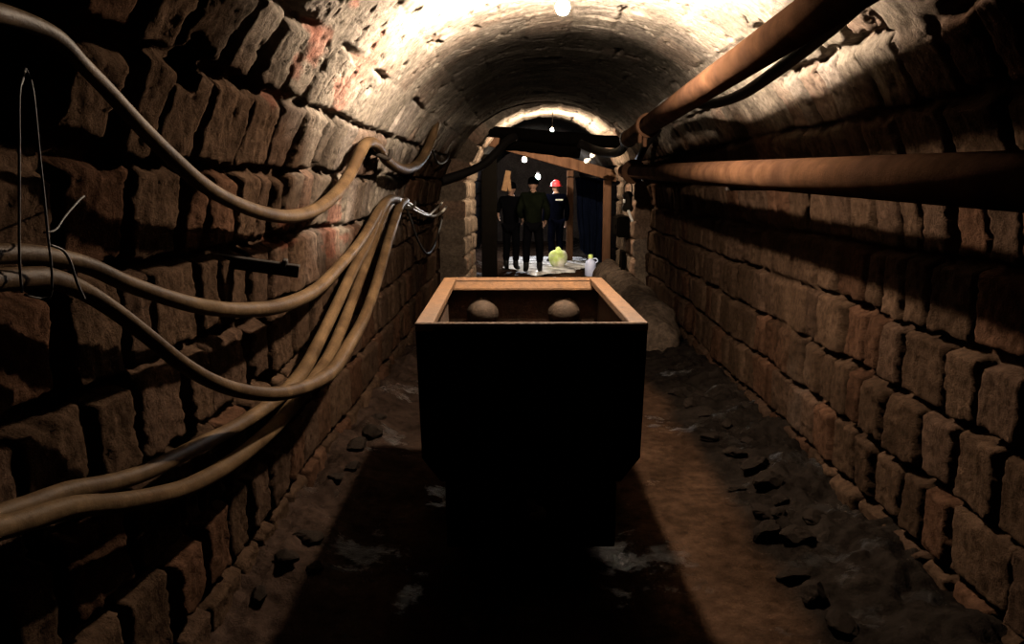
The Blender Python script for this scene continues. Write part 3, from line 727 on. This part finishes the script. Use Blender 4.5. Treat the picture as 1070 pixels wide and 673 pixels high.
# ------------------------------------------------------------------ people
def skin(verts, edges, name, sub=2, remesh=None, extra=None):
    bm = bmesh.new(); ly = bm.verts.layers.skin.verify(); V = []
    for i, (c, r) in enumerate(verts):
        v = bm.verts.new(c); v[ly].radius = (r, r) if not isinstance(r, tuple) else r; v[ly].use_root = (i == 0); V.append(v)
    for a, b in edges: bm.edges.new((V[a], V[b]))
    me = bpy.data.meshes.new(name); bm.to_mesh(me); bm.free()
    o = bpy.data.objects.new(name, me); C.objects.link(o)
    o.modifiers.new('skin', 'SKIN').use_smooth_shade = True
    s = o.modifiers.new('sub', 'SUBSURF'); s.levels = sub; s.render_levels = sub
    dg = bpy.context.evaluated_depsgraph_get(); dg.update()
    m2 = bpy.data.meshes.new_from_object(o.evaluated_get(dg)); bpy.data.objects.remove(o)
    if extra or remesh:
        b2 = bmesh.new(); b2.from_mesh(m2)
        if extra: extra(b2)
        m3 = bpy.data.meshes.new(name); b2.to_mesh(m3); b2.free()
        o = bpy.data.objects.new(name, m3); C.objects.link(o)
        if remesh:
            rm = o.modifiers.new('re', 'REMESH'); rm.mode = 'VOXEL'; rm.voxel_size = remesh; rm.use_smooth_shade = True
            sm = o.modifiers.new('sm', 'SMOOTH'); sm.factor = .4; sm.iterations = 2
        dg = bpy.context.evaluated_depsgraph_get(); dg.update()
        m2 = bpy.data.meshes.new_from_object(o.evaluated_get(dg)); bpy.data.objects.remove(o)
    for p in m2.polygons: p.use_smooth = True
    return m2
def person(label, loc, rz, jacket, trousers, H=1.74, arms=None, helmet=None, hat='black', stance=.10):
    k = H / 1.74
    v = lambda x, y, z: Vector((x * k, y * k, z * k))
    sh = {s: v(s * .19, 0, 1.43) for s in (-1, 1)}
    arms = arms or {}
    el, wr, hd = {}, {}, {}
    for s in (-1, 1):
        e, w = arms.get(s, ((s * .26, -.02, 1.13), (s * .27, .07, .88)))
        el[s] = v(*e); wr[s] = v(*w); hd[s] = (wr[s] - el[s]).normalized()
    V = [(v(0, 0, .95), .13 * k), (v(0, -.01, 1.15), .125 * k), (v(0, 0, 1.34), .14 * k), (v(0, .0, 1.48), .06 * k), (v(0, .01, 1.57), .055 * k)]
    E = [(0, 1), (1, 2), (2, 3), (3, 4)]
    jv = [(v(0, 0, .84), (.175 * k, .13 * k)), (v(0, 0, 1.0), (.17 * k, .13 * k)), (v(0, -.01, 1.18), (.18 * k, .135 * k)), (v(0, 0, 1.36), (.19 * k, .14 * k)), (v(0, 0, 1.47), (.09 * k, .085 * k)), (v(0, .0, 1.52), .07 * k)]
    je = [(0, 1), (1, 2), (2, 3), (3, 4), (4, 5)]
    tv = [(v(0, 0, .94), (.15 * k, .12 * k))]; te = []
    for s in (-1, 1):
        n = len(V); hip = v(s * .09, 0, .88); kn = v(s * stance, .03, .48); an = v(s * stance, 0, .09); toe = v(s * (stance + .02), .15, .035)
        V += [(hip, .085 * k), (kn, .055 * k), (v(s * stance, -.01, .33), .055 * k), (an, .04 * k), (toe, .035 * k)]
        E += [(0, n), (n, n + 1), (n + 1, n + 2), (n + 2, n + 3), (n + 3, n + 4)]
        n = len(tv); tv += [(hip, .105 * k), (kn, .078 * k), (v(s * stance, -.01, .30), .078 * k), (v(s * stance, 0, .16), .07 * k)]; te += [(0, n), (n, n + 1), (n + 1, n + 2), (n + 2, n + 3)]
        n = len(V); palm = wr[s] + hd[s] * .055 * k
        V += [(sh[s], .055 * k), (el[s], .042 * k), (wr[s], .028 * k), (palm, .032 * k)]
        E += [(2, n), (n, n + 1), (n + 1, n + 2), (n + 2, n + 3)]
        side = hd[s].cross(Vector((s, 0, 0))).normalized(); inn = Vector((-s, 0, 0))
        for f in range(4):
            b = palm + side * (f - 1.5) * .019 * k + hd[s] * .03 * k; q = len(V); l = (.055, .065, .06, .045)[f] * k
            V += [(b, .0095 * k), (b + hd[s] * l * .6 + inn * .008, .009 * k), (b + hd[s] * l + inn * .028, .0075 * k)]
            E += [(n + 3, q), (q, q + 1), (q + 1, q + 2)]
        q = len(V); tb = palm + side * .03 * k - hd[s] * .02 * k
        V += [(tb, .011 * k), (tb + side * .025 * k + hd[s] * .03 * k + inn * .01, .01 * k)]; E += [(n + 3, q), (q, q + 1)]
        n = len(jv); jv += [(sh[s], .078 * k), (el[s], .063 * k), (wr[s] - hd[s] * .02 * k, .05 * k)]; je += [(3, n), (n, n + 1), (n + 1, n + 2)]
    def head(b):
        hc = v(0, .015, 1.64)
        add_ball(b, hc, .1 * k, 3, (.78, .95, 1.12)); add_ball(b, hc + v(0, .04, -.06), .062 * k, 2, (.9, 1, .8))
        add_ball(b, hc + v(0, .108, -.015), .018 * k, 2, (.7, 1, 1.3))
        for s in (-1, 1):
            add_ball(b, hc + v(s * .08, 0, -.01), .026 * k, 2, (.4, .7, 1.2)); add_ball(b, hc + v(s * .033, .085, .012), .015 * k, 2)
        add_ball(b, hc + v(0, .098, -.06), .02 * k, 2, (1.3, .6, .5))
    me = skin(V, E, 'person', 2, .011, head); me.materials.append(MT['skin'])
    o = bpy.data.objects.new('person', me); C.objects.link(o); o.location = loc; o.rotation_euler = (0, 0, rz); tag(o, label, 'person')
    def child(nm, me_, m):
        me_.materials.append(MT[m]); c = bpy.data.objects.new(nm, me_); C.objects.link(c); c.parent = o; return c
    child('jacket', skin(jv, je, 'jacket', 2, .014), jacket)
    child('trousers', skin(tv, te, 'trousers', 2, .014), trousers)
    for s in (-1, 1):
        bv = [(v(s * stance, 0, .24), .062 * k), (v(s * stance, -.005, .08), .058 * k), (v(s * (stance + .012), .09, .05), .05 * k), (v(s * (stance + .022), .17, .04), .04 * k)]
        child('boot', skin(bv, [(0, 1), (1, 2), (2, 3)], 'boot', 2), 'rubber')
    bm = bmesh.new(); hc = v(0, .01, 1.655)
    prof = [(.118, -.005), (.15 if helmet else .112, -.012), (.152 if helmet else .113, -.004), (.114, .012), (.112, .05), (.09, .095), (.05, .118), (0, .124)]
    add_lathe(bm, [(r_ * k, z_ * k) for r_, z_ in prof], hc, Matrix.Diagonal((.88, 1.04, 1)), 24)
    if helmet: add_box(bm, hc + v(0, 0, .118), (.03 * k, .16 * k, .02 * k), .006)
    obj('helmet' if helmet else 'cap', bm, helmet or 'cloth_black', o)
    return o
P1 = at_Y(557, 230, 15.3); P2 = at_Y(534, 230, 15.75); P3 = at_Y(581, 230, 17.3)
def gz(p): return fh(p.x, p.y) + .012
person('person in dark green jacket seen from behind beyond the cart', (P1.x, P1.y, gz(P1)), .0, 'cloth_green', 'cloth_black', 1.75, {-1: ((-.26, .0, 1.14), (-.2, .16, 1.0)), 1: ((.27, -.02, 1.14), (.24, .12, .96))}, stance=.125)
person('person in black clothes at the left of the green jacketed one, one hand raised', (P2.x, P2.y, gz(P2)), -.25, 'cloth_black', 'cloth_black', 1.66, {-1: ((-.29, .02, 1.2), (-.27, -.0, 1.12)), 1: ((.26, .02, 1.12), (.2, .18, 1.0))}, stance=.1)
po = person('person with a red helmet standing farthest back by the prop', (P3.x, P3.y, gz(P3)), .4, 'cloth_blue', 'cloth_blue', 1.70, None, helmet='red', stance=.1)
bm = bmesh.new(); add_box(bm, (0, -.146, 1.33), (.17, .01, .03), .003); obj('reflective_strip', bm, 'white', po, smooth=False)

# ------------------------------------------------------------------ world and bounces
w = bpy.data.worlds.new('world'); SC.world = w; w.use_nodes = True
w.node_tree.nodes['Background'].inputs['Color'].default_value = (0, 0, 0, 1)
w.node_tree.nodes['Background'].inputs['Strength'].default_value = 0
SC.cycles.max_bounces = 5; SC.cycles.diffuse_bounces = 2
